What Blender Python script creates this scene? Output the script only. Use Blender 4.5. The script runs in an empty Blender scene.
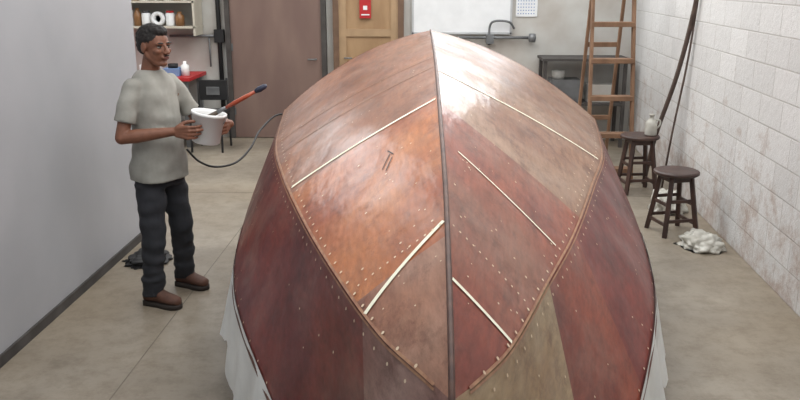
import bpy, bmesh, math, random
from mathutils import Vector, Matrix, noise
random.seed(7)
V=Vector
scn=bpy.context.scene
col=scn.collection
try:
    scn.view_settings.view_transform='Standard'
    scn.view_settings.look='None'
except Exception: pass

# ---------------------------------------------------------------- materials
def s2l(c):
    return tuple(((x/255)/12.92 if x/255<=.04045 else ((x/255+.055)/1.055)**2.4) for x in c)+(1,)
def mat(name,c1,c2=None,rough=.6,scale=6,stretch=(1,1,1),bump=0,spec=.5,metal=0,coat=0,c3=None,detail=6,coatr=.1,lo=.35,hi=.65,rv=0,bscale=None,transl=0):
    m=bpy.data.materials.new(name); m.use_nodes=True
    nt=m.node_tree; b=nt.nodes['Principled BSDF']
    b.inputs['Roughness'].default_value=rough
    b.inputs['Metallic'].default_value=metal
    b.inputs['Specular IOR Level'].default_value=spec
    b.inputs['Coat Weight'].default_value=coat
    b.inputs['Coat Roughness'].default_value=coatr
    tc=nt.nodes.new('ShaderNodeTexCoord'); mp=nt.nodes.new('ShaderNodeMapping')
    mp.inputs['Scale'].default_value=stretch
    nt.links.new(tc.outputs['Object'],mp.inputs['Vector'])
    no=nt.nodes.new('ShaderNodeTexNoise'); no.inputs['Scale'].default_value=scale; no.inputs['Detail'].default_value=detail
    nt.links.new(mp.outputs[0],no.inputs['Vector'])
    if c2 is None: c2=tuple(max(0,x*.9) for x in c1)
    r=nt.nodes.new('ShaderNodeValToRGB')
    r.color_ramp.elements[0].position=lo; r.color_ramp.elements[0].color=s2l(c1)
    r.color_ramp.elements[1].position=hi; r.color_ramp.elements[1].color=s2l(c2)
    nt.links.new(no.outputs['Fac'],r.inputs['Fac'])
    out=r.outputs['Color']
    if c3:
        n2=nt.nodes.new('ShaderNodeTexNoise'); n2.inputs['Scale'].default_value=scale*.35; n2.inputs['Detail'].default_value=3
        nt.links.new(tc.outputs['Object'],n2.inputs['Vector'])
        r2=nt.nodes.new('ShaderNodeValToRGB'); r2.color_ramp.elements[0].position=.45; r2.color_ramp.elements[1].position=.7
        nt.links.new(n2.outputs['Fac'],r2.inputs['Fac'])
        mx=nt.nodes.new('ShaderNodeMixRGB'); nt.links.new(r2.outputs['Color'],mx.inputs['Fac'])
        nt.links.new(out,mx.inputs['Color1']); mx.inputs['Color2'].default_value=s2l(c3); out=mx.outputs['Color']
    nt.links.new(out,b.inputs['Base Color'])
    if bump:
        bp=nt.nodes.new('ShaderNodeBump'); bp.inputs['Strength'].default_value=bump; bp.inputs['Distance'].default_value=.01
        nb=no
        if bscale:
            nb=nt.nodes.new('ShaderNodeTexNoise'); nb.inputs['Scale'].default_value=bscale; nt.links.new(tc.outputs['Object'],nb.inputs['Vector'])
        nt.links.new(nb.outputs['Fac'],bp.inputs['Height']); nt.links.new(bp.outputs[0],b.inputs['Normal'])
    return m
def ply(name,c1,c2,c3,rough=.40):
    """epoxied plywood: fine grain streaks, big blotches, cloudy patches of dull resin, ripply gloss coat"""
    m=bpy.data.materials.new(name); m.use_nodes=True; nt=m.node_tree; b=nt.nodes['Principled BSDF']; L_=nt.links.new
    tc=nt.nodes.new('ShaderNodeTexCoord')
    def noi(sc,de,st=(1,1,1),ro=.55):
        mp=nt.nodes.new('ShaderNodeMapping'); mp.inputs['Scale'].default_value=st; L_(tc.outputs['Object'],mp.inputs['Vector'])
        n=nt.nodes.new('ShaderNodeTexNoise'); n.inputs['Scale'].default_value=sc; n.inputs['Detail'].default_value=de; n.inputs['Roughness'].default_value=ro
        L_(mp.outputs[0],n.inputs['Vector']); return n.outputs['Fac']
    def ramp(fac,a,b_,ca=(0,0,0,1),cb=(1,1,1,1)):
        r=nt.nodes.new('ShaderNodeValToRGB'); r.color_ramp.elements[0].position=a; r.color_ramp.elements[1].position=b_
        r.color_ramp.elements[0].color=ca; r.color_ramp.elements[1].color=cb; L_(fac,r.inputs['Fac']); return r.outputs['Color']
    def mix(f,a,b_,mode='MIX'):
        x=nt.nodes.new('ShaderNodeMixRGB'); x.blend_type=mode
        if isinstance(f,(int,float)): x.inputs['Fac'].default_value=f
        else: L_(f,x.inputs['Fac'])
        L_(a,x.inputs['Color1'])
        if isinstance(b_,tuple): x.inputs['Color2'].default_value=b_
        else: L_(b_,x.inputs['Color2'])
        return x.outputs['Color']
    base=ramp(noi(5,8,(1,.55,1)),.3,.7,s2l(c1),s2l(c2))
    k=mix(ramp(noi(1.9,5),.42,.66),base,s2l(c3))
    grain=ramp(noi(26,6,(1.6,.14,1.6),.7),.25,.75,(.52,.50,.48,1),(1.15,1.15,1.15,1))
    k=mix(.85,k,grain,'MULTIPLY')
    dark=ramp(noi(7,9,(1,.7,1),.8),.36,.50,(.48,.36,.34,1),(1,1,1,1))
    k=mix(.75,k,dark,'MULTIPLY')
    haze=ramp(noi(2.6,7,(1.2,.8,1.2),.65),.52,.76,(0,0,0,1),(.24,.24,.24,1))
    k=mix(haze,k,s2l((168,154,140)))
    L_(k,b.inputs['Base Color'])
    rr=nt.nodes.new('ShaderNodeMapRange'); L_(noi(3.4,6),rr.inputs['Value']); rr.inputs['From Min'].default_value=.3; rr.inputs['From Max'].default_value=.7
    rr.inputs['To Min'].default_value=rough-.10; rr.inputs['To Max'].default_value=rough+.18; L_(rr.outputs[0],b.inputs['Roughness'])
    b.inputs['Specular IOR Level'].default_value=.38
    b.inputs['Coat Weight'].default_value=.22; b.inputs['Coat Roughness'].default_value=.17
    bp=nt.nodes.new('ShaderNodeBump'); bp.inputs['Strength'].default_value=.35; bp.inputs['Distance'].default_value=.02
    L_(noi(4.5,3,(1.5,.6,1.5)),bp.inputs['Height'])
    b2=nt.nodes.new('ShaderNodeBump'); b2.inputs['Strength'].default_value=.12; b2.inputs['Distance'].default_value=.004
    L_(noi(45,4,(1,.4,1)),b2.inputs['Height']); L_(bp.outputs[0],b2.inputs['Normal'])
    L_(b2.outputs[0],b.inputs['Normal']); L_(bp.outputs[0],b.inputs['Coat Normal'])
    return m

# ---------------------------------------------------------------- mesh helpers
def newobj(name,bm,mats=(),smooth=False,parent=None):
    me=bpy.data.meshes.new(name); bm.to_mesh(me); bm.free()
    for m in mats: me.materials.append(m)
    if smooth:
        for p in me.polygons: p.use_smooth=True
    o=bpy.data.objects.new(name,me); col.objects.link(o)
    if parent: o.parent=parent
    return o
def box(bm,lo,hi,mi=0,M=None):
    vs=[bm.verts.new((x,y,z)) for x in (lo[0],hi[0]) for y in (lo[1],hi[1]) for z in (lo[2],hi[2])]
    if M:
        for v in vs: v.co=M@v.co
    for f in ((0,1,3,2),(4,6,7,5),(0,4,5,1),(2,3,7,6),(0,2,6,4),(1,5,7,3)):
        fc=bm.faces.new([vs[i] for i in f]); fc.material_index=mi
def frame(d):
    d=d.normalized(); a=V((0,0,1)) if abs(d.z)<.9 else V((1,0,0))
    u=d.cross(a).normalized(); return u,d.cross(u).normalized()
def beam(bm,p,q,w,h,mi=0,up=V((0,0,1))):
    p=V(p);q=V(q); d=(q-p).normalized()
    s=d.cross(up)
    s=s.normalized() if s.length>1e-4 else V((1,0,0))
    t=s.cross(d).normalized()
    vs=[bm.verts.new(b+s*a*w/2+t*c*h/2) for b in (p,q) for a,c in ((-1,-1),(1,-1),(1,1),(-1,1))]
    for f in ((3,2,1,0),(4,5,6,7),(0,1,5,4),(1,2,6,5),(2,3,7,6),(3,0,4,7)):
        bm.faces.new([vs[i] for i in f]).material_index=mi
def loft(bm,rings,mi=0,cap=True,smooth=True):
    R=[[bm.verts.new(p) for p in r] for r in rings]; n=len(R[0])
    for a,b in zip(R[:-1],R[1:]):
        for i in range(n):
            f=bm.faces.new((a[i],a[(i+1)%n],b[(i+1)%n],b[i])); f.material_index=mi; f.smooth=smooth
    if cap:
        f=bm.faces.new(R[0][::-1]); f.material_index=mi
        f=bm.faces.new(R[-1]); f.material_index=mi
def tube(bm,pts,rad,n=12,mi=0,cap=True):
    pts=[V(p) for p in pts]
    if not isinstance(rad,(list,tuple)): rad=[rad]*len(pts)
    rings=[];u=None
    for i,p in enumerate(pts):
        d=(pts[min(i+1,len(pts)-1)]-pts[max(i-1,0)]).normalized()
        if u is None: u,_=frame(d)
        u=(u-d*u.dot(d)).normalized(); w=d.cross(u)
        rings.append([p+(u*math.cos(a)+w*math.sin(a))*rad[i] for a in [2*math.pi*k/n for k in range(n)]])
    loft(bm,rings,mi,cap)
def sphere(bm,c,r,mi=0,M=None,seg=16,rg=10):
    if not isinstance(r,(list,tuple)): r=(r,r,r)
    T=Matrix.Translation(V(c))@(M.to_4x4() if M else Matrix.Identity(4))@Matrix.Diagonal((r[0],r[1],r[2],1))
    k=bmesh.ops.create_uvsphere(bm,u_segments=seg,v_segments=rg,radius=1,matrix=T)
    fs=set(f for v in k['verts'] for f in v.link_faces)
    for f in fs: f.material_index=mi; f.smooth=True
def rcone(bm,p,r1,q,r2,mi=0,n=14):
    p=V(p);q=V(q)
    sphere(bm,p,r1,mi,seg=n,rg=8); sphere(bm,q,r2,mi,seg=n,rg=8)
    tube(bm,[p,q],[r1*.995,r2*.995],n,mi)
def lathe(bm,c,prof,n=24,mi=0,M=None):
    c=V(c); rings=[]
    for r,z in prof:
        ring=[]
        for k in range(n):
            a=2*math.pi*k/n; v=V((r*math.cos(a),r*math.sin(a),z))
            if M: v=M@v
            ring.append(c+v)
        rings.append(ring)
    loft(bm,rings,mi)
def catmull(pts,n=8):
    pts=[V(p) for p in pts]; P=[pts[0]*2-pts[1]]+pts+[pts[-1]*2-pts[-2]]; out=[]
    for i in range(1,len(P)-2):
        for k in range(n):
            t=k/n; a,b,c,d=P[i-1:i+3]
            out.append(.5*((2*b)+(c-a)*t+(2*a-5*b+4*c-d)*t*t+(3*b-a-3*c+d)*t**3))
    out.append(pts[-1]); return out
def bevel(o,w=.004,seg=2):
    m=o.modifiers.new('bevel','BEVEL'); m.width=w; m.segments=seg; m.limit_method='ANGLE'
def remeshed(bm,voxel,smooth_it=4):
    me=bpy.data.meshes.new('tmp'); bm.to_mesh(me); bm.free()
    o=bpy.data.objects.new('tmp',me); col.objects.link(o)
    r=o.modifiers.new('r','REMESH'); r.mode='VOXEL'; r.voxel_size=voxel; r.use_smooth_shade=True
    s=o.modifiers.new('s','SMOOTH'); s.iterations=smooth_it; s.factor=.5
    bpy.context.view_layer.update()
    dg=bpy.context.evaluated_depsgraph_get()
    m2=bpy.data.meshes.new_from_object(o.evaluated_get(dg))
    bpy.data.objects.remove(o); return m2

# ---------------------------------------------------------------- camera
cam=bpy.data.cameras.new('camera'); cam.sensor_width=36; cam.lens=36; cam.clip_start=.05
co=bpy.data.objects.new('camera',cam); col.objects.link(co); scn.camera=co
co.location=(0,0,1.956)
co.rotation_euler=(math.radians(90-15.4),0,math.radians(2.15))

# ---------------------------------------------------------------- room materials
def concrete():
    m=mat('concrete_floor',(120,112,101),(152,143,129),rough=.5,scale=1.5,c3=(136,123,104),bump=.06,bscale=60,detail=10,lo=.3,hi=.7)
    nt=m.node_tree; b=nt.nodes['Principled BSDF']; src=b.inputs['Base Color'].links[0].from_socket
    tc=nt.nodes.new('ShaderNodeTexCoord'); n=nt.nodes.new('ShaderNodeTexNoise'); n.inputs['Scale'].default_value=7; n.inputs['Detail'].default_value=10; n.inputs['Roughness'].default_value=.8
    nt.links.new(tc.outputs['Object'],n.inputs['Vector'])
    r=nt.nodes.new('ShaderNodeValToRGB'); r.color_ramp.elements[0].position=.38; r.color_ramp.elements[0].color=(.70,.67,.63,1); r.color_ramp.elements[1].position=.55; r.color_ramp.elements[1].color=(1,1,1,1)
    nt.links.new(n.outputs['Fac'],r.inputs['Fac'])
    mx=nt.nodes.new('ShaderNodeMixRGB'); mx.blend_type='MULTIPLY'; mx.inputs['Fac'].default_value=.8
    nt.links.new(src,mx.inputs['Color1']); nt.links.new(r.outputs['Color'],mx.inputs['Color2']); nt.links.new(mx.outputs[0],b.inputs['Base Color'])
    return m
m_floor=concrete()
m_white=mat('white_panel_paint',(154,155,159),(166,166,170),rough=.5,scale=1.2)
m_back=mat('painted_back_wall',(192,192,188),(174,168,161),rough=.7,scale=2.2,bump=.05)
m_ceil=mat('ceiling_paint',(196,196,194),(186,186,184),rough=.8)
m_grey=mat('grey_metal',(120,122,124),(96,98,100),rough=.4,metal=.3)
m_dark=mat('black_rubber',(22,22,24),(32,32,34),rough=.6)
m_skirt=mat('dark_skirting',(74,70,68),(56,52,50),rough=.7)
def block_mat():
    m=bpy.data.materials.new('painted_block_wall'); m.use_nodes=True; nt=m.node_tree; b=nt.nodes['Principled BSDF']
    b.inputs['Roughness'].default_value=.8; b.inputs['Specular IOR Level'].default_value=.25
    tc=nt.nodes.new('ShaderNodeTexCoord'); sp=nt.nodes.new('ShaderNodeSeparateXYZ'); cb=nt.nodes.new('ShaderNodeCombineXYZ')
    nt.links.new(tc.outputs['Object'],sp.inputs[0]); nt.links.new(sp.outputs['Y'],cb.inputs['X']); nt.links.new(sp.outputs['Z'],cb.inputs['Y'])
    br=nt.nodes.new('ShaderNodeTexBrick'); nt.links.new(cb.outputs[0],br.inputs['Vector'])
    br.inputs['Scale'].default_value=1; br.inputs['Brick Width'].default_value=.4; br.inputs['Row Height'].default_value=.2
    br.inputs['Mortar Size'].default_value=.008; br.inputs['Mortar Smooth'].default_value=1
    br.inputs['Color1'].default_value=s2l((198,197,196)); br.inputs['Color2'].default_value=s2l((209,208,207)); br.inputs['Mortar'].default_value=s2l((180,177,174))
    def noi(sc,de,ro=.6):
        n=nt.nodes.new('ShaderNodeTexNoise'); n.inputs['Scale'].default_value=sc; n.inputs['Detail'].default_value=de; n.inputs['Roughness'].default_value=ro
        nt.links.new(tc.outputs['Object'],n.inputs['Vector']); return n
    n=noi(4.2,10,.78)
    mr=nt.nodes.new('ShaderNodeMapRange'); nt.links.new(sp.outputs['Z'],mr.inputs['Value'])
    mr.inputs['From Min'].default_value=.0; mr.inputs['From Max'].default_value=1.5; mr.inputs['To Min'].default_value=.13; mr.inputs['To Max'].default_value=-.09
    ad=nt.nodes.new('ShaderNodeMath'); ad.operation='ADD'; nt.links.new(n.outputs['Fac'],ad.inputs[0]); nt.links.new(mr.outputs[0],ad.inputs[1])
    rp=nt.nodes.new('ShaderNodeValToRGB'); rp.color_ramp.elements[0].position=.54; rp.color_ramp.elements[1].position=.70
    rp.color_ramp.elements[1].color=(.65,.65,.65,1)
    nt.links.new(ad.outputs[0],rp.inputs['Fac'])
    mx=nt.nodes.new('ShaderNodeMixRGB'); nt.links.new(rp.outputs['Color'],mx.inputs['Fac']); nt.links.new(br.outputs['Color'],mx.inputs['Color1'])
    mx.inputs['Color2'].default_value=s2l((156,132,118))
    nt.links.new(mx.outputs[0],b.inputs['Base Color'])
    bp=nt.nodes.new('ShaderNodeBump'); bp.inputs['Strength'].default_value=.25; bp.inputs['Distance'].default_value=.012; bp.invert=True
    nt.links.new(br.outputs['Fac'],bp.inputs['Height'])
    b2=nt.nodes.new('ShaderNodeBump'); b2.inputs['Strength'].default_value=.7; b2.inputs['Distance'].default_value=.012
    nt.links.new(noi(16,8,.7).outputs['Fac'],b2.inputs['Height']); nt.links.new(bp.outputs[0],b2.inputs['Normal'])
    nt.links.new(b2.outputs[0],b.inputs['Normal'])
    return m
m_block=block_mat()

# ---------------------------------------------------------------- room shell
H=3.4
bm=bmesh.new(); box(bm,(-4.7,-2,-.1),(3.2,10.3,0)); newobj('floor',bm,[m_floor])
m_joint=mat('floor_joint',(106,98,88),(118,110,98),rough=.8)
bm=bmesh.new()
box(bm,(-1.534,-2,0),(-1.528,10.1,.0012)); box(bm,(-4.6,7.3,0),(2.3,7.306,.0012))
newobj('trim_1',bm,[m_joint])
bm=bmesh.new(); box(bm,(-4.7,-2,H),(3.2,10.3,H+.1)); newobj('ceiling',bm,[m_ceil])
bm=bmesh.new(); box(bm,(-4.7,10.1,0),(3.2,10.25,H)); newobj('wall_back',bm,[m_back])
bm=bmesh.new()
def wx(y): return 2.16+(y-3)*.048
vs=[bm.verts.new(p) for p in ((wx(-2),-2,0),(wx(10.1),10.1,0),(wx(10.1)+.2,10.1,0),(wx(-2)+.2,-2,0))]
f=bm.faces.new(vs); r=bmesh.ops.extrude_face_region(bm,geom=[f])
for v in r['geom']:
    if isinstance(v,bmesh.types.BMVert): v.co.z=H
bmesh.ops.recalc_face_normals(bm,faces=bm.faces)
newobj('wall_right',bm,[m_block])
bm=bmesh.new(); box(bm,(-2.36,-2,0),(-2.24,6.08,H)); o=newobj('wall_left',bm,[m_white])
bm=bmesh.new(); box(bm,(-2.24,-2,0),(-2.225,6.08,.06)); newobj('baseboard_left',bm,[m_skirt])
bm=bmesh.new(); box(bm,(-4.8,-2,0),(-4.7,10.25,H)); newobj('wall_far_left',bm,[m_back])

m_glow=bpy.data.materials.new('daylight_glazing'); m_glow.use_nodes=True  # glow material for the unseen panes added as light sources
b=m_glow.node_tree.nodes['Principled BSDF']; b.inputs['Base Color'].default_value=(.9,.93,.95,1)
b.inputs['Emission Color'].default_value=(.93,.97,1,1); b.inputs['Emission Strength'].default_value=1.5
def area(name,loc,rot,sx,sy,p,c=(1,.975,.94)):
    l=bpy.data.lights.new(name,'AREA'); l.shape='RECTANGLE'; l.size=sx; l.size_y=sy; l.energy=p; l.color=c
    o=bpy.data.objects.new(name,l); col.objects.link(o); o.location=loc; o.rotation_euler=rot; return o
def added_pane(i,x0,x1,z0,z1):  # glowing panes added high on the back wall, unseen, for hull glare
    bm=bmesh.new(); box(bm,(x0,10.07,z0),(x1,10.09,z1),0)
    for x in (x0,(x0+x1)/2,x1): box(bm,(x-.025,10.03,z0),(x+.025,10.1,z1),1)
    for z in (z0,z1): box(bm,(x0-.025,10.03,z-.025),(x1+.025,10.1,z+.025),1)
    newobj('window_%d'%i,bm,[m_glow,m_grey])
added_pane(1,-4.4,-2.75,2.5,3.2); added_pane(2,-.2,2.2,2.45,3.2)
def added_skylight(i,x0,x1,y0,y1):  # glowing roof panels added out of view to light room and hull
    bm=bmesh.new(); box(bm,(x0,y0,H-.02),(x1,y1,H-.005),0)
    for x in (x0,x1): box(bm,(x-.03,y0,H-.05),(x+.03,y1,H),1)
    for y in (y0,y1): box(bm,(x0,y-.03,H-.05),(x1,y+.03,H),1)
    newobj('window_%d'%i,bm,[m_glow,m_grey])
added_skylight(3,-1.8,2.0,1.5,4.7); added_skylight(4,-1.8,2.0,5.5,9.3); added_skylight(5,-4.2,-2.6,6.5,9.3)
area('skylight_daylight_front',(.1,3.1,H-.08),(0,0,0),3.7,3.1,74)  # area lamps added below the roof panels as fill and for hull glare
area('skylight_daylight_rear',(.1,7.4,H-.08),(0,0,0),3.7,3.7,92)
area('skylight_daylight_side',(-3.4,7.9,H-.08),(0,0,0),1.5,2.7,44)
area('window_daylight_left',(-3.57,10.0,2.85),(math.radians(-90),0,0),1.6,.7,14,(.95,.98,1))  # area lamps added at the back wall panes for glare on the hull
area('window_daylight_right',(1.0,10.0,2.82),(math.radians(-90),0,0),2.4,.7,40,(.95,.98,1))
w=bpy.data.worlds.new('world'); scn.world=w; w.use_nodes=True
bg=w.node_tree.nodes['Background']; bg.inputs[0].default_value=(.88,.94,1,1); bg.inputs[1].default_value=.85

# ---------------------------------------------------------------- boat
def herm(T,y):
    if y<=T[0][0]: return list(T[0][1:])
    if y>=T[-1][0]: return list(T[-1][1:])
    for i in range(len(T)-1):
        if T[i][0]<=y<=T[i+1][0]: break
    h=T[i+1][0]-T[i][0]; t=(y-T[i][0])/h; out=[]
    for k in range(1,len(T[0])):
        def sl(j):
            if j<=0: return (T[1][k]-T[0][k])/(T[1][0]-T[0][0])
            if j>=len(T)-1: return (T[-1][k]-T[-2][k])/(T[-1][0]-T[-2][0])
            return (T[j+1][k]-T[j-1][k])/(T[j+1][0]-T[j-1][0])
        a,b_=T[i][k],T[i+1][k]; m0,m1=sl(i)*h,sl(i+1)*h
        out.append((2*t**3-3*t*t+1)*a+(t**3-2*t*t+t)*m0+(-2*t**3+3*t*t)*b_+(t**3-t*t)*m1)
    return out
KEEL=[(1.55,.054,1.08),(1.65,.054,1.135),(1.87,.053,1.225),(2.35,.05,1.35),(2.98,.04,1.455),(3.8,.03,1.54),(4.5,.02,1.58),(5.8,.0,1.61)]
CHL=[(1.55,.054,1.08),(1.65,.0,1.08),(1.87,-.12,1.08),(2.35,-.30,1.075),(2.98,-.50,1.06),(3.8,-.73,1.045),(4.5,-.89,1.035),(5.8,-1.07,1.03)]
CHR=[(1.55,.054,1.08),(1.65,.11,1.07),(1.87,.21,1.05),(2.35,.365,1.025),(2.98,.567,1.0),(3.8,.80,.995),(4.5,.99,.99),(5.8,1.2,.98)]
SHL=[(1.0,.08,.42),(1.4,-.08,.43),(2.0,-.30,.46),(2.56,-.575,.50),(3.4,-.90,.57),(4.5,-1.08,.62),(5.4,-1.16,.64),(5.85,-1.18,.65)]
SHR=[(1.0,.08,.42),(1.4,.26,.43),(2.0,.50,.46),(2.56,.76,.50),(3.4,1.03,.57),(4.5,1.2,.62),(5.4,1.29,.63),(5.85,1.31,.64)]
Y0,Y1=1.55,5.8
def Yk(s): return Y0+(Y1-Y0)*s
def s_of(y): return (y-Y0)/(Y1-Y0)
def keel(s): y=Yk(s); x,z=herm(KEEL,y); return V((x,y,z))
def chine(sd,s): y=Yk(s); x,z=herm(CHL if sd<0 else CHR,y); return V((x,y,z))
def sheer(sd,s): y=1.0+4.85*s; x,z=herm(SHL if sd<0 else SHR,y); return V((x,y,z))
def bot(sd,s,w):
    a,b_=keel(s),chine(sd,s); p=a.lerp(b_,w); bl=.004+.088*s**2.6
    return p+V((sd*.25,0,1)).normalized()*bl*4*w*(1-w)*min(1,(a-b_).length*2.5)
def side(sd,s,w):
    a,b_=chine(sd,s),sheer(sd,s); p=a.lerp(b_,w)
    return p+V((sd,0,.1))*.008*4*w*(1-w)*s
HM=[ply('ply_rust',(124,72,44),(158,102,68),(134,86,62)),
    ply('ply_orange',(162,92,48),(190,122,72),(150,78,46)),
    ply('ply_pink',(158,112,88),(140,92,72),(164,130,112)),
    ply('ply_maroon',(106,38,34),(130,58,48),(94,38,38)),
    ply('ply_mauve',(146,108,98),(128,84,76),(160,132,122)),
    ply('ply_hazy',(146,106,82),(124,84,64),(160,130,108)),  # far right bottom panel, reflected haze painted into its paler colour
    ply('ply_redbrown',(126,62,46),(150,82,60),(138,90,72)),
    ply('ply_darkred',(122,52,38),(144,70,48),(108,46,38)),
    ply('ply_tan',(158,130,94),(138,104,74),(168,148,116)),  # right bow side, pale tan glare painted into the wood colour
    mat('keel_strip',(66,42,36),(92,64,52),rough=.5,scale=20,spec=.4),
    mat('glass_tape',(240,238,218),(232,228,206),rough=.7,scale=30,spec=.2),
    mat('filler_dots',(222,206,178),(206,182,154),rough=.6),
    mat('seam_resin',(168,128,98),(140,98,76),rough=.5,scale=30),
    mat('pencil_mark',(50,38,38),(62,48,46),rough=.6)]
bm=bmesh.new(); N=100; W=16
def panel(fn,sd,mfun):
    G=[]
    for i in range(N+1):
        s=(i/N)**1.25
        G.append([bm.verts.new(fn(sd,s,j/W)) for j in range(W+1)])
    for i in range(N):
        sm=((i+.5)/N)**1.25
        for j in range(W):
            q=[G[i][j],G[i][j+1],G[i+1][j+1],G[i+1][j]]
            try: f=bm.faces.new(q)
            except ValueError: continue
            f.smooth=True; f.material_index=mfun(Yk(sm),(j+.5)/W)
            f.normal_update(); c=f.calc_center_median(); out=V((c.x-.06,0,c.z-.6))
            if f.normal.dot(out)<0: f.normal_flip()
panel(bot,-1,lambda y,w:2 if y<2.1 else (1 if y<3.35 else 0))
panel(bot,1,lambda y,w:7 if y<1.9 else (6 if y<3.2 else 5))
panel(side,-1,lambda y,w:4 if y<2.02 else 3)
panel(side,1,lambda y,w:8 if y<2.42 else 7 if y<3.0 else 3)
bmesh.ops.remove_doubles(bm,verts=bm.verts,dist=.0004)
for e in bm.edges:
    if len(e.link_faces)==2 and e.calc_face_angle(0)>math.radians(14): e.smooth=False
def tr(sd):
    return [bot(sd,1,j/W) for j in range(W+1)]+[side(sd,1,j/W) for j in range(1,W+1)]
ring=tr(-1)[::-1]+tr(1)[1:]
f=bm.faces.new([bm.verts.new(p+V((0,-.004,0))) for p in ring]); f.material_index=3
hull=newobj('upturned_boat_hull',bm,HM)
so=hull.modifiers.new('thick','SOLIDIFY'); so.thickness=.012; so.offset=-1
def nrm(fn,sd,s,w):
    e=.004; a=fn(sd,min(1,s+e),w)-fn(sd,max(0,s-e),w); b_=fn(sd,s,min(1,w+.02))-fn(sd,s,max(0,w-.02))
    n=a.cross(b_).normalized()
    if fn is bot: n=n if n.z>0 else -n
    else: n=n if n.x*sd>0 else -n
    return n
bm=bmesh.new()
def strip(fn,sd,y0,w0,y1,w1,width,mi,off=.0025,n=24):
    L=[];
    for i in range(n+1):
        t=i/n; s=s_of(y0+(y1-y0)*t); w_=w0+(w1-w0)*t
        t2=min(1,t+.01); t1=max(0,t-.01)
        d=(fn(sd,s_of(y0+(y1-y0)*t2),w0+(w1-w0)*t2)-fn(sd,s_of(y0+(y1-y0)*t1),w0+(w1-w0)*t1)).normalized()
        nn=nrm(fn,sd,s,w_); c=nn.cross(d).normalized(); p=fn(sd,s,w_)+nn*off
        L.append((bm.verts.new(p+c*width/2),bm.verts.new(p-c*width/2)))
    for a,b_ in zip(L[:-1],L[1:]):
        f=bm.faces.new((a[0],a[1],b_[1],b_[0])); f.material_index=mi; f.smooth=True
        f.normal_update()
        if f.normal.dot(V((sd*.5,0,1)))<0: f.normal_flip()
strip(bot,-1,3.28,.02,3.42,.97,.022,0)
strip(bot,-1,2.16,.03,2.0,.98,.018,0)
strip(bot,1,1.9,.04,1.9,.97,.014,0)
strip(bot,1,2.75,.12,2.72,.92,.010,0)
strip(bot,1,3.85,.02,4.3,.97,.018,0)
strip(bot,-1,3.95,.02,4.15,.97,.012,2)
strip(bot,-1,4.25,.02,4.5,.97,.012,2)
for sd in (-1,1):
    strip(bot,sd,1.62,.988,5.78,.988,.008,2,n=80)
    strip(side,sd,1.62,.012,5.78,.012,.007,2,n=80)
for a_ in ((2.84,.42,2.95,.35),(2.80,.40,2.90,.34),(2.92,.33,3.0,.36)): strip(bot,-1,a_[0],a_[1],a_[2],a_[3],.005,3,n=6)
def dot(fn,sd,y,w_,r):
    s=s_of(y); nn=nrm(fn,sd,s,w_); p=fn(sd,s,w_)+nn*.004; u,v=frame(nn)
    f=bm.faces.new([bm.verts.new(p+(u*math.cos(a)+v*math.sin(a))*r) for a in [k*math.pi/4 for k in range(8)]]); f.material_index=1
for sd in (-1,1):
    y=1.7
    while y<5.7:
        dot(bot,sd,y,.95,.0055); dot(side,sd,y+.04,.06,.005); y+=.085
    for k in range(12): dot(bot,sd,2.15,.06+k*.075,.004)
    for k in range(60): dot(bot,sd,random.uniform(1.8,5.2),random.uniform(.08,.92),random.uniform(.002,.005))
    for k in range(24): dot(side,sd,random.uniform(2.0,4.5),random.uniform(.2,.95),random.uniform(.003,.005))
for sd in (-1,1):
    y=1.9
    while y<4.4: dot(side,sd,y,.93,.005); y+=.13
det=newobj('tape_and_fasteners',bm,[HM[10],HM[11],HM[12],HM[13]],parent=hull)
bm=bmesh.new(); rings=[]
pts=[keel((i/59)**1.1) for i in range(60)]
stem=[V((.075,1.02,.44)),V((.07,1.15,.62)),V((.062,1.33,.84)),V((.056,1.46,.99))]
pts=stem+pts
for i,p in enumerate(pts):
    d=(pts[min(i+1,len(pts)-1)]-pts[max(0,i-1)]).normalized(); s=V((1,0,0)); n=s.cross(d).normalized()
    if n.z<0: n=-n
    hw=.008
    rings.append([p+s*hw-n*.01,p+s*hw*.9+n*.003,p+s*hw*.4+n*.007,p-s*hw*.4+n*.007,p-s*hw*.9+n*.003,p-s*hw-n*.01])
loft(bm,rings); bmesh.ops.recalc_face_normals(bm,faces=bm.faces)
newobj('keel_strip',bm,[HM[9]],parent=hull)
m_pine=mat('pine_wood',(188,150,104),(168,128,84),rough=.6,scale=10,stretch=(1,8,1))
bm=bmesh.new()
for x in (-.35,.45): beam(bm,(x,2.3,.5),(x,5.7,.5),.07,.12)
for y in (2.5,4.0,5.5):
    for x in (-.35,.45):
        beam(bm,(x,y,0),(x,y,.44),.07,.07)
    beam(bm,(-.35,y+.04,.2),(.45,y+.04,.2),.05,.08)
    zt=herm(CHL,y)[1]
    hw=(-herm(CHL,y)[0])-.1
    for k in (-1,1):
        beam(bm,(.05+k*min(hw,.4)*.5,y-.05,.56),(.05+k*min(hw,.4)*.5,y-.05,zt+.02),.05,.04)
    beam(bm,(.05-hw,y-.05,zt-.08),(.05+hw,y-.05,zt-.08),.04,.08)
newobj('boat_building_cradle',bm,[m_pine])
m_sheet=mat('white_plastic_sheet',(230,232,230),(212,214,212),rough=.45,scale=5,bump=.2)
bm=bmesh.new()
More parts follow.
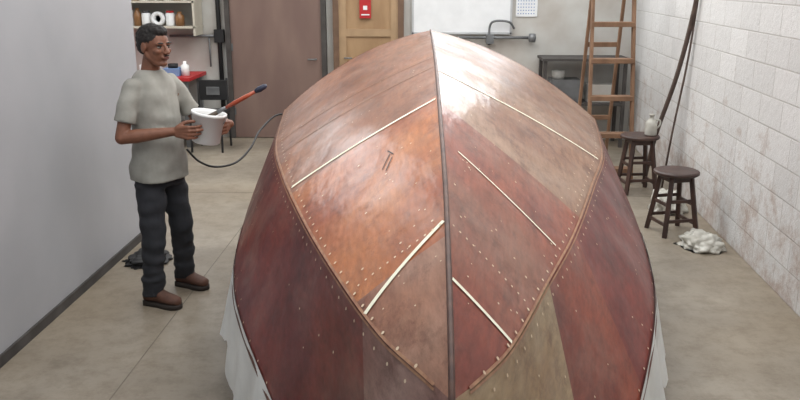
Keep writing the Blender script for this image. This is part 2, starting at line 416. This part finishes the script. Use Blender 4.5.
def drape(sd,s0,s1):
    n=160;G=[]
    for i in range(n+1):
        s=s0+(s1-s0)*i/n; p=sheer(sd,s); fold=math.sin(i*.4)*.5+noise.noise(V((i*.1,sd,0)))*1.4
        top=p+V((-sd*.02,0,.03)); drop=(.33+.12*noise.noise(V((i*.045,3+sd,0)))+.03*noise.noise(V((i*.4,1,sd))))
        G.append([bm.verts.new(top+V((sd*(.012+.06*t+fold*.04*t),.03*noise.noise(V((i*.15,t*2,5)))*t,-drop*t-.02*t))) for t in (0,.12,.3,.5,.7,.85,1)])
    for a,b_ in zip(G[:-1],G[1:]):
        for j in range(6): f=bm.faces.new((a[j],a[j+1],b_[j+1],b_[j])); f.smooth=True
drape(-1,.0,.66); drape(1,.0,.66)
newobj('plastic_drop_sheet',bm,[m_sheet])

# ---------------------------------------------------------------- man
m_skin=mat('skin',(126,84,64),(114,74,56),rough=.55,scale=30)
m_hair=mat('black_hair',(18,15,14),(30,26,24),rough=.7,scale=80,bump=.4)
m_shirt=mat('grey_tshirt',(156,155,148),(136,135,128),rough=.9,scale=9,bump=.3)
m_pants=mat('dark_trousers',(36,38,43),(46,47,52),rough=.9,scale=12,bump=.3)
m_boot=mat('brown_boots',(92,60,46),(74,48,38),rough=.7,scale=20)
m_sole=mat('boot_sole',(40,34,30),(50,42,38),rough=.8)
m_eye=mat('eye_white',(190,180,168),(180,170,160),rough=.4)
m_lip=mat('lips',(108,62,54),(98,54,48),rough=.5)
F=V((.906,-.423,0)); L=V((.423,.906,0)); Z=V((0,0,1)); B=V((-1.635,4.66,0))
def P(f,l,z): return B+F*f+L*l+Z*z
meshes=[]
g=V((.86,-.50,-.06)).normalized(); hl=Z.cross(g).normalized(); hu=g.cross(hl).normalized()
HM3=Matrix((g,hl,hu)).transposed()
HC=P(.045,-.0,1.585)
def hp(a,b_,c): return HC+g*a+hl*b_+hu*c
bm=bmesh.new()
sphere(bm,hp(-.012,0,.028),(.096,.075,.084),M=HM3,seg=24,rg=16)
sphere(bm,hp(.018,0,-.03),(.072,.06,.083),M=HM3,seg=24,rg=16)
sphere(bm,hp(.062,0,-.092),(.026,.028,.02),M=HM3)
for k in (-1,1):
    rcone(bm,hp(-.005,k*.05,-.045),.022,hp(.05,k*.02,-.09),.02)
    sphere(bm,hp(.06,k*.038,-.02),(.025,.022,.02),M=HM3)
    sphere(bm,hp(.076,k*.03,.022),(.014,.027,.009),M=HM3)
    sphere(bm,hp(.1,k*.012,-.028),.0095)
    sphere(bm,hp(-.008,k*.077,-.004),(.02,.009,.031),M=HM3)
rcone(bm,hp(.086,0,.012),.008,hp(.107,0,-.024),.013)
sphere(bm,hp(.086,0,-.055),(.014,.027,.013),M=HM3)
rcone(bm,hp(-.03,0,-.07),.050,P(-.01,0,1.42),.056)
rcone(bm,P(-.01,0,1.42),.056,P(0,0,1.36),.07)
RS,RE,RW=V((-1.705,4.52,1.37)),V((-1.755,4.43,1.085)),V((-1.475,4.475,1.115))
LS,LE,LW=V((-1.57,4.80,1.37)),V((-1.44,4.90,1.10)),V((-1.215,4.725,1.12))
rcone(bm,P(0,0,1.36),.06,P(0,0,1.25),.06)
for S,E,Wr in ((RS,RE,RW),(LS,LE,LW)):
    s1=S.lerp(E,.3); rcone(bm,P(0,0,1.30),.04,s1,.04)
    rcone(bm,s1,.042,E,.038); m=E.lerp(Wr,.3); rcone(bm,E,.037,m,.041); rcone(bm,m,.041,Wr,.026)
    d_=(Wr-E).normalized(); rcone(bm,Wr,.026,Wr+d_*.02,.025)
def hand(bm,wr,d,n,thumb):
    d=V(d).normalized(); n=V(n); n=(n-d*n.dot(d)).normalized(); s=d.cross(n)
    if s.dot(V(thumb))<0: s=-s
    offs=[.031,.0105,-.0105,-.031]; lens=[(.040,.025,.02),(.045,.028,.021),(.041,.026,.02),(.032,.02,.018)]
    curls=[(20,35,30),(24,36,30),(28,38,30),(32,40,30)]
    for i in range(4):
        base=wr+d*(.018)+s*offs[i]*.55
        kn=wr+d*(.092-.004*abs(i-1))+s*offs[i]
        rcone(bm,base,.017,kn,.0125,n=10)
        p=kn; ang=0; dd=(d+s*offs[i]*2.2).normalized(); r=.0098
        for seg,cu in zip(lens[i],curls[i]):
            ang+=math.radians(cu); q=p+(dd*math.cos(ang)+n*math.sin(ang))*seg
            rcone(bm,p,r,q,r*.93,n=10); p=q; r*=.93
    sphere(bm,wr+d*.05+n*.004,(.038,.038,.018),M=Matrix((d,s,n)).transposed())
    t0=wr+d*.022+s*.024+n*.006; t1=t0+(d*.6+s*.55+n*.35).normalized()*.042
    t2=t1+(d*.85+s*.25+n*.4).normalized()*.032; t3=t2+(d*.9+n*.5).normalized()*.026
    rcone(bm,t0,.017,t1,.0125,n=10); rcone(bm,t1,.0125,t2,.011,n=10); rcone(bm,t2,.011,t3,.0095,n=10)
hand(bm,RW+V((.012,0,0)),(.95,-.22,-.02),(.3,.95,0),(0,0,1))
hand(bm,LW+V((.005,-.012,0)),(.05,-.97,-.05),(-.95,-.1,0),(0,0,1))
meshes.append((remeshed(bm,.0042,3),m_skin))
bm=bmesh.new()
def ring(z,df,dl,of=0,ol=0,n=28,sq=2.3):
    out=[]
    for k in range(n):
        a=2*math.pi*k/n; c,s_=math.cos(a),math.sin(a)
        out.append(P(of+math.copysign(abs(c)**(2/sq),c)*df,ol+math.copysign(abs(s_)**(2/sq),s_)*dl,z))
    return out
loft(bm,[ring(.80,.148,.186,-.0),ring(.88,.142,.180),ring(1.0,.124,.160,.012),ring(1.1,.116,.153,.012),ring(1.22,.116,.158,.008),ring(1.32,.108,.158,.0),ring(1.385,.088,.145,-.006),ring(1.42,.07,.108,-.008),ring(1.445,.060,.072,-.008)])
for S,E in ((RS,RE),(LS,LE)):
    e=S.lerp(E,.72)
    rcone(bm,S+Z*-.005,.054,S.lerp(E,.35),.054)
    tube(bm,[S.lerp(E,.1),S.lerp(E,.4),e],[.052,.058,.064],18)
me=remeshed(bm,.009,5)
for v in me.vertices:
    p=v.co; k=noise.noise(V((p.x*9,p.y*9,p.z*14)))*.010+noise.noise(V((p.x*5+p.z*8,p.y*5,p.z*5)))*.010
    v.co=p+v.normal*k
meshes.append((me,m_shirt))
bm=bmesh.new()
loft(bm,[ring(.93,.095,.14),ring(.86,.105,.148),ring(.76,.11,.16)])
RH,RK,RA=P(.0,-.08,.86),V((-1.665,4.56,.47)),V((-1.70,4.575,.10))
LH,LK,LA=P(.0,.08,.86),V((-1.565,4.79,.47)),V((-1.605,4.91,.10))
for a,k,an in ((RH,RK,RA),(LH,LK,LA)):
    rcone(bm,a-Z*.05,.090,a.lerp(k,.5),.086); rcone(bm,a.lerp(k,.5),.086,k,.072); rcone(bm,k,.072,k.lerp(an,.5),.070)
    tube(bm,[k.lerp(an,.5),an,an-Z*.035],[.069,.066,.070],18)
me=remeshed(bm,.009,5)
for v in me.vertices:
    p=v.co; a_=1 if p.z<.78 else 0
    v.co=p+v.normal*a_*(noise.noise(V((p.x*8,p.y*8,p.z*16)))*.014+ (noise.noise(V((p.x*6,p.y*6,p.z*30)))*.012 if p.z<.3 else 0))
meshes.append((me,m_pants))
bm=bmesh.new()
sphere(bm,hp(-.024,0,.044),(.098,.083,.084),M=HM3,seg=28,rg=18)
sphere(bm,hp(-.06,0,-.0),(.055,.07,.06),M=HM3,seg=24,rg=14)
sphere(bm,hp(.025,0,.088),(.056,.058,.036),M=HM3,seg=24,rg=14)
me=remeshed(bm,.006,2)
for v in me.vertices: v.co=v.co+v.normal*noise.noise(v.co*60)*.005
meshes.append((me,m_hair))
bm=bmesh.new()
for k in (-1,1): sphere(bm,hp(.0725,k*.031,.003),(.0115,.0125,.0055),M=HM3)
me=bpy.data.meshes.new('e'); bm.to_mesh(me); bm.free(); meshes.append((me,m_eye))
bm=bmesh.new()
for k in (-1,1):
    sphere(bm,hp(.0805,k*.031,.003),(.0045,.0062,.0055),M=HM3)
    sphere(bm,hp(.0845,k*.031,.026),(.007,.021,.0045),M=HM3)
    sphere(bm,hp(.077,k*.031,.0095),(.009,.015,.0022),M=HM3)
sphere(bm,hp(.0985,0,-.043),(.004,.02,.0035),M=HM3)
me=bpy.data.meshes.new('e'); bm.to_mesh(me); bm.free(); meshes.append((me,m_hair))
bm=bmesh.new()
sphere(bm,hp(.097,0,-.053),(.006,.021,.0045),M=HM3); sphere(bm,hp(.096,0,-.062),(.006,.018,.005),M=HM3)
me=bpy.data.meshes.new('e'); bm.to_mesh(me); bm.free(); meshes.append((me,m_lip))
def boot(heel,toe,mi=0):
    bm=bmesh.new(); d=(toe-heel); Ln=d.length; d.normalize(); s=Z.cross(d)
    def rg(t,w_,h,z0=.022): return [heel+d*Ln*t+s*math.cos(a)*w_+Z*(z0+h/2+math.sin(a)*h/2) for a in [2*math.pi*k/16 for k in range(16)]]
    loft(bm,[rg(-.0,.02,.05),rg(.04,.036,.09),rg(.2,.04,.11),rg(.42,.041,.1),rg(.6,.047,.075),rg(.8,.05,.06),rg(.94,.04,.05),rg(1,.015,.03)])
    tube(bm,[heel+d*.075+Z*.06,heel+d*.07+Z*.15],[.042,.044],16)
    me=remeshed(bm,.008,3)
    bm=bmesh.new()
    pts=[(0,.022),(.03,.034),(.2,.038),(.45,.038),(.65,.048),(.85,.047),(.97,.03),(1.01,.01)]
    out=[heel+d*Ln*t+s*w_ for t,w_ in pts]+[heel+d*Ln*t-s*w_ for t,w_ in pts[::-1]]
    loft(bm,[out,[p+Z*.03 for p in out]])
    bmesh.ops.recalc_face_normals(bm,faces=bm.faces)
    m2=bpy.data.meshes.new('s'); bm.to_mesh(m2); bm.free()
    return [(me,m_boot),(m2,m_sole)]
meshes+=boot(V((-1.77,4.60,0)),V((-1.52,4.52,0)))
meshes+=boot(V((-1.67,4.93,0)),V((-1.44,4.84,0)))
bmj=bmesh.new(); mats=[]
for me,m in meshes:
    if m not in mats: mats.append(m)
    k=mats.index(m); nf=len(bmj.faces); bmj.from_mesh(me); bmj.faces.ensure_lookup_table()
    for f in bmj.faces[nf:]: f.material_index=k; f.smooth=True
man=newobj('man',bmj,mats)

# bucket
m_plast=mat('white_plastic',(240,241,240),(232,233,232),rough=.4,scale=5)
BC=V((-1.300,4.585,1.125)); Rt=Matrix.Rotation(math.radians(10),3,'Y')
bm=bmesh.new()
lathe(bm,BC,[(.0,-.095),(.072,-.095),(.08,-.088),(.096,.07),(.102,.072),(.103,.088),(.097,.09),(.092,.07),(.078,-.08),(.0,-.082)],28,0,Rt)
hpt=[BC+Rt@V((math.cos(a)*.104,.0-math.sin(a)*.03,.078-math.sin(a)*.09)) for a in [math.pi*k/14 for k in range(15)]]
tube(bm,hpt,.0025,6,1)
bucket=newobj('plastic_bucket',bm,[m_plast,m_grey],smooth=True)
bm=bmesh.new()
a=V((-1.36,4.585,1.145)); e=V((-.94,4.58,1.37)); d=(e-a).normalized()
pt=lambda t:a.lerp(e,t)
tube(bm,[pt(.0),pt(.12),pt(.3)],[.014,.016,.012],12,2)
tube(bm,[pt(.3),pt(.42)],[.012,.011],12,1)
tube(bm,[pt(.42),pt(.55),pt(.7),pt(.84)],[.009,.013,.012,.009],12,0)
tube(bm,[pt(.84),pt(.9),pt(.97),pt(1)],[.012,.018,.015,.008],12,3)
newobj('paint_brush',bm,[mat('red_handle',(160,72,50),(172,84,56),rough=.4),m_grey,mat('bristles',(60,50,40),(80,66,50)),mat('blue_grip',(40,44,60),(50,54,74),rough=.5)],smooth=True)
bm=bmesh.new()
tube(bm,catmull([(-1.49,4.77,.95),(-1.44,4.84,.86),(-1.37,4.95,.80),(-1.28,5.12,.79),(-1.24,5.4,.83),(-1.235,5.75,.90),(-1.12,6.0,.97),(-.9,6.1,.8),(-.8,6.2,.3),(-.75,6.6,.012),(-.2,7.4,.012),(.4,7.6,.012)],8),.007,8)
newobj('air_hose',bm,[m_dark])
def crumple(name,c,rx,ry,rz,m,seed,fr=9,amp=.35):
    bm=bmesh.new(); bmesh.ops.create_icosphere(bm,subdivisions=5,radius=1)
    for v in bm.verts:
        n=v.co.copy(); k=1+amp*(noise.noise(n*2.2+V((seed,0,0)))+.9*abs(noise.noise(n*3+V((0,seed,0))))+.12*noise.noise(n*fr))
        v.co=V(c)+V((n.x*rx*k,n.y*ry*k,max(0,n.z*k)*rz))
    return newobj(name,bm,[m],smooth=True)
crumple('dark_rag',(-2.02,5.38,.001),.14,.16,.06,m_dark,3)
m_bag=mat('white_bag',(192,191,183),(166,163,154),rough=.4,scale=12)
crumple('plastic_bag',(2.08,5.86,.001),.15,.17,.10,m_bag,9)
crumple('plastic_bag.001',(2.1,6.85,.001),.14,.16,.17,m_bag,14)

# ---------------------------------------------------------------- stools
m_stool=mat('dark_stained_wood',(70,48,40),(52,36,32),rough=.5,scale=12,stretch=(1,1,.3))
def stool(name,c,h,rot,r=.165):
    bm=bmesh.new(); c=V(c)
    lathe(bm,c+Z*h,[(0,-.035),(r*.92,-.035),(r,-.026),(r,-.008),(r*.93,0),(r*.5,-.004),(0,-.006)],28)
    fe=[];
    for k in range(4):
        a=rot+k*math.pi/2+math.pi/4; u=V((math.cos(a),math.sin(a),0))
        t=c+u*r*.66+Z*(h-.03); b_=c+u*(r*1.12)+Z*.0
        beam(bm,b_,t,.034,.034,up=u); fe.append((t,b_))
    for k in range(4):
        for q in (.42,.74):
            q2=q+(.06 if k%2 else 0)
            beam(bm,fe[k][0].lerp(fe[k][1],q2),fe[(k+1)%4][0].lerp(fe[(k+1)%4][1],q2),.018,.026)
        beam(bm,fe[k][0].lerp(fe[k][1],.06),fe[(k+1)%4][0].lerp(fe[(k+1)%4][1],.06),.02,.045)
    o=newobj(name,bm,[m_stool]); bevel(o,.003); return o
stool('wooden_stool',(1.95,6.22,0),.51,.25,.175)
stool('wooden_stool.001',(1.98,7.5,0),.55,.1,.18)
bm=bmesh.new(); c=V((2.07,7.48,.55))
lathe(bm,c,[(0,0),(.05,0),(.055,.01),(.055,.11),(.045,.135),(.02,.155),(.018,.18),(.024,.182),(.024,.2),(0,.2)],20)
tube(bm,catmull([c+V((.03,0,.14)),c+V((.075,0,.14)),c+V((.08,0,.1)),c+V((.05,0,.06))],5),.008,8)
newobj('plastic_jug',bm,[m_bag],smooth=True)
m_lad=mat('ladder_wood',(138,108,86),(114,88,70),rough=.8,scale=9,stretch=(1,1,.25),spec=.2)
bm=bmesh.new(); cx=1.80; topz=2.25
def ly(z): return 7.85+.20*z
def lw(z): return .215-.008*z
for k in (-1,1):
    beam(bm,(cx+k*lw(0),ly(0),0),(cx+k*lw(topz),ly(topz),topz),.028,.075,up=V((0,1,0)))
    beam(bm,(cx+k*(lw(0)-.04),ly(topz)+.6,0),(cx+k*(lw(topz)-.035),ly(topz)+.06,topz-.02),.03,.05,up=V((0,1,0)))
for z in (.12,.46,.82,1.18,1.53,1.88):
    box(bm,(cx-lw(z)-.01,ly(z)-.05,z-.024),(cx+lw(z)+.01,ly(z)+.07,z+.024))
box(bm,(cx-lw(2.25)-.03,ly(2.25)-.06,2.25),(cx+lw(2.25)+.03,ly(2.25)+.13,2.285))
beam(bm,(cx-.18,8.78,.5),(cx+.18,8.78,.5),.03,.05)
beam(bm,(cx-.18,8.6,1.3),(cx+.18,8.6,1.3),.03,.05)
o=newobj('wooden_stepladder',bm,[m_lad]); bevel(o,.004)
m_pole=mat('dark_timber',(92,76,68),(70,56,50),rough=.7,scale=10)
bm=bmesh.new()
tube(bm,catmull([(2.13,7.8,0.0),(2.18,7.7,.5),(2.27,7.5,1.1),(2.325,7.35,1.7),(2.335,7.2,2.3)],6),.022,8)
newobj('leaning_pole',bm,[m_pole])
bm=bmesh.new()
tube(bm,catmull([(2.26,7.62,0.0),(2.28,7.5,.6),(2.33,7.4,1.3),(2.35,7.3,2.1)],6),.010,8)
newobj('leaning_pole.001',bm,[m_pole])

# ---------------------------------------------------------------- back wall things
m_brown=mat('brown_plywood',(126,104,95),(114,92,85),rough=.6,scale=4,stretch=(1,1,.3))
m_tan=mat('tan_wood',(166,136,102),(148,118,86),rough=.6,scale=6,stretch=(1,1,.3))
m_frame=mat('door_frame_wood',(112,86,68),(96,74,58),rough=.6,scale=8)
m_red=mat('red_paint',(180,36,40),(168,30,34),rough=.5)
m_paper=mat('paper',(226,228,230),(218,220,222),rough=.7)
m_blue=mat('blue_ink',(110,138,180),(120,146,188),rough=.7)
bm=bmesh.new(); box(bm,(-2.49,10.03,.01),(-1.33,10.075,2.3),0)
for x in (-2.52,-1.33): box(bm,(x-.02,10.0,0),(x+.04,10.095,2.36),1)
box(bm,(-2.54,10.0,2.3),(-1.29,10.095,2.37),1)
tube(bm,[(-1.42,10.04,1.0),(-1.42,9.98,1.0),(-1.52,9.975,1.0)],.01,8,2)
for z in (.3,1.1,1.95): box(bm,(-2.50,10.02,z),(-2.46,10.035,z+.09),2)
newobj('door_1',bm,[m_brown,m_skirt,m_grey])
bm=bmesh.new(); box(bm,(-1.14,10.04,.01),(-.4,10.08,2.3),0)
for x in (-1.2,-.4): box(bm,(x,9.99,0),(x+.07,10.095,2.36),1)
box(bm,(-1.2,9.99,2.3),(-.33,10.095,2.37),1)
for z in (.05,.62,1.28,2.18): box(bm,(-1.13,10.02,z),(-.4,10.045,z+.09),2)
for x in (-1.13,-.49): box(bm,(x,10.015,.05),(x+.09,10.045,2.27),2)
tube(bm,[(-1.06,10.02,1.02),(-1.06,9.97,1.02),(-.97,9.965,1.02)],.01,8,3)
newobj('door_2',bm,[m_tan,m_frame,mat('tan_rail',(170,142,110),(156,130,100)),m_grey])
bm=bmesh.new(); box(bm,(-.87,10.0,1.5),(-.73,10.012,1.74),0); box(bm,(-.85,9.996,1.535),(-.75,10.0,1.55),1); box(bm,(-.825,9.996,1.6),(-.775,10.0,1.65),1)
newobj('warning_sign',bm,[m_red,m_paper])
bm=bmesh.new(); box(bm,(-.22,10.06,1.32),(.98,10.09,2.1),0)
for z in (1.32,2.1): box(bm,(-.24,10.05,z-.012),(1.0,10.095,z+.012),1)
for x in (-.22,.98): box(bm,(x-.012,10.05,1.3),(x+.012,10.095,2.12),1)
o=newobj('whiteboard',bm,[m_paper,mat('aluminium',(190,192,194),(180,182,184),rough=.4,metal=.2)])
bm=bmesh.new(); box(bm,(1.04,10.085,1.52),(1.3,10.095,1.98),0); box(bm,(1.05,10.08,1.76),(1.29,10.086,1.95),1)
for r in range(5):
    for c_ in range(7): box(bm,(1.06+c_*.032,10.082,1.55+r*.038),(1.073+c_*.032,10.086,1.562+r*.038),1)
newobj('wall_calendar',bm,[m_paper,m_blue])
bm=bmesh.new()
tube(bm,[(.35,10.03,1.27),(1.28,10.03,1.27)],.018,10)
for x in (.42,.86,1.22): tube(bm,[(x,10.09,1.27),(x,10.03,1.27)],.014,8)
tube(bm,catmull([(.72,10.0,1.18),(.72,10.0,1.40),(.78,9.98,1.47),(.95,9.98,1.46),(1.02,10.0,1.38)],6),.014,10)
lathe(bm,(1.24,10.0,1.27),[(0,-.05),(.04,-.05),(.05,0),(.04,.05),(0,.05)],14)
box(bm,(.68,9.96,1.2),(.77,10.05,1.31))
newobj('wall_pipe',bm,[m_grey])
bm=bmesh.new()
tube(bm,[(-3.25,10.05,1.28),(-2.6,10.05,1.28)],.018,10)
tube(bm,[(-2.63,10.06,0.1),(-2.63,10.06,3.3)],.028,10,1)
tube(bm,[(-2.76,10.06,.9),(-2.76,10.06,1.28)],.012,8)
box(bm,(-2.69,10.03,1.2),(-2.57,10.09,1.36),1)
newobj('electrical_conduit',bm,[m_grey,m_dark])
m_shelf=mat('cream_shelf',(196,190,176),(184,178,164),rough=.6)
bm=bmesh.new()
for z in (1.40,1.70,2.02): box(bm,(-4.1,9.75,z-.012),(-2.83,10.09,z+.012),0)
for x in (-4.09,-2.85): box(bm,(x-.012,9.75,1.3),(x+.012,10.09,2.1),0)
newobj('storage_shelf',bm,[m_shelf])
m_lid=mat('dark_lids',(60,60,66),(90,84,78),rough=.5); m_amber=mat('amber_jar',(150,110,70),(130,92,58),rough=.3)
bm=bmesh.new()
for z in (1.413,1.713):
    x=-3.98; q=0
    while x<-3.0:
        r=random.choice((.045,.055,.065)); x+=r; h=random.choice((.13,.17,.21)); kind=q%4; q+=1
        if kind in (0,2):
            lathe(bm,(x,9.87,z),[(0,0),(r*.9,0),(r,.01),(r,h*.85),(r*.8,h*.92),(0,h*.92)],18,0)
            lathe(bm,(x,9.87,z),[(0,h*.9),(r*.85,h*.9),(r*.85,h*1.05),(0,h*1.05)],18,1 if kind==0 else 3)
        elif kind==1:
            r=.085; x+=.025; M=Matrix.Rotation(math.radians(90),3,'X')
            lathe(bm,(x,9.86,z+r),[(r*.5,-.04),(r,-.04),(r,.04),(r*.5,.04),(r*.5,-.04)],20,0,M); x+=.0
        else:
            lathe(bm,(x,9.87,z),[(0,0),(r,0),(r,h*.7),(r*.5,h*.85),(r*.5,h),(0,h)],18,2)
        x+=r+.006
newobj('jars_and_tape_rolls',bm,[m_paper,m_lid,m_amber,m_red],smooth=False)
bm=bmesh.new(); box(bm,(-4.3,9.35,.80),(-2.83,10.08,.84),0)
for x in (-4.24,-2.9):
    for y in (9.42,10.0): box(bm,(x-.03,y-.03,0),(x+.03,y+.03,.8),1)
box(bm,(-4.24,9.4,.68),(-2.9,9.44,.8),1); box(bm,(-4.24,9.4,.2),(-2.9,10.0,.23),1)
newobj('workbench',bm,[m_red,m_grey])
bm=bmesh.new()
box(bm,(-3.2,9.5,.841),(-3.0,9.75,.93),0); box(bm,(-3.45,9.45,.841),(-3.26,9.7,.98),1)
lathe(bm,(-2.95,9.6,.841),[(0,0),(.05,0),(.05,.12),(.02,.14),(.02,.17),(0,.17)],14,2)
lathe(bm,(-3.1,9.62,.93),[(0,0),(.06,0),(.06,.05),(0,.05)],14,3)
newobj('workbench_tools',bm,[m_blue,m_paper,m_plast,m_dark])
bm=bmesh.new(); cx,cy=-2.60,9.3
box(bm,(cx-.2,cy-.2,.42),(cx+.2,cy+.2,.46))
for a in (-1,1):
    tube(bm,[(cx+a*.18,cy-.2,0),(cx+a*.18,cy-.18,.44)],.014,8); tube(bm,[(cx+a*.18,cy+.22,0),(cx+a*.18,cy+.18,.44),(cx+a*.16,cy+.24,.82)],.014,8)
box(bm,(cx-.17,cy+.2,.56),(cx+.17,cy+.235,.8))
box(bm,(cx-.08,cy+.19,.62),(cx+.08,cy+.2,.72),1)
o=newobj('black_chair',bm,[m_dark,m_grey]); bevel(o,.01)
bm=bmesh.new()
box(bm,(1.32,9.55,1.03),(2.35,10.05,1.06),0)
for x in (1.36,2.3):
    for y in (9.6,10.0): box(bm,(x-.02,y-.02,0),(x+.02,y+.02,1.03),0)
box(bm,(1.36,9.6,.5),(2.3,10.0,.53),0)
newobj('steel_rack',bm,[m_skirt])
bm=bmesh.new()
box(bm,(1.45,9.68,.531),(1.8,9.95,.8),0); box(bm,(1.9,9.7,.531),(2.2,9.95,.74),1)
lathe(bm,(1.55,9.8,.8),[(0,0),(.07,0),(.08,.1),(0,.1)],14,1)
newobj('stored_boxes',bm,[m_grey,m_back])
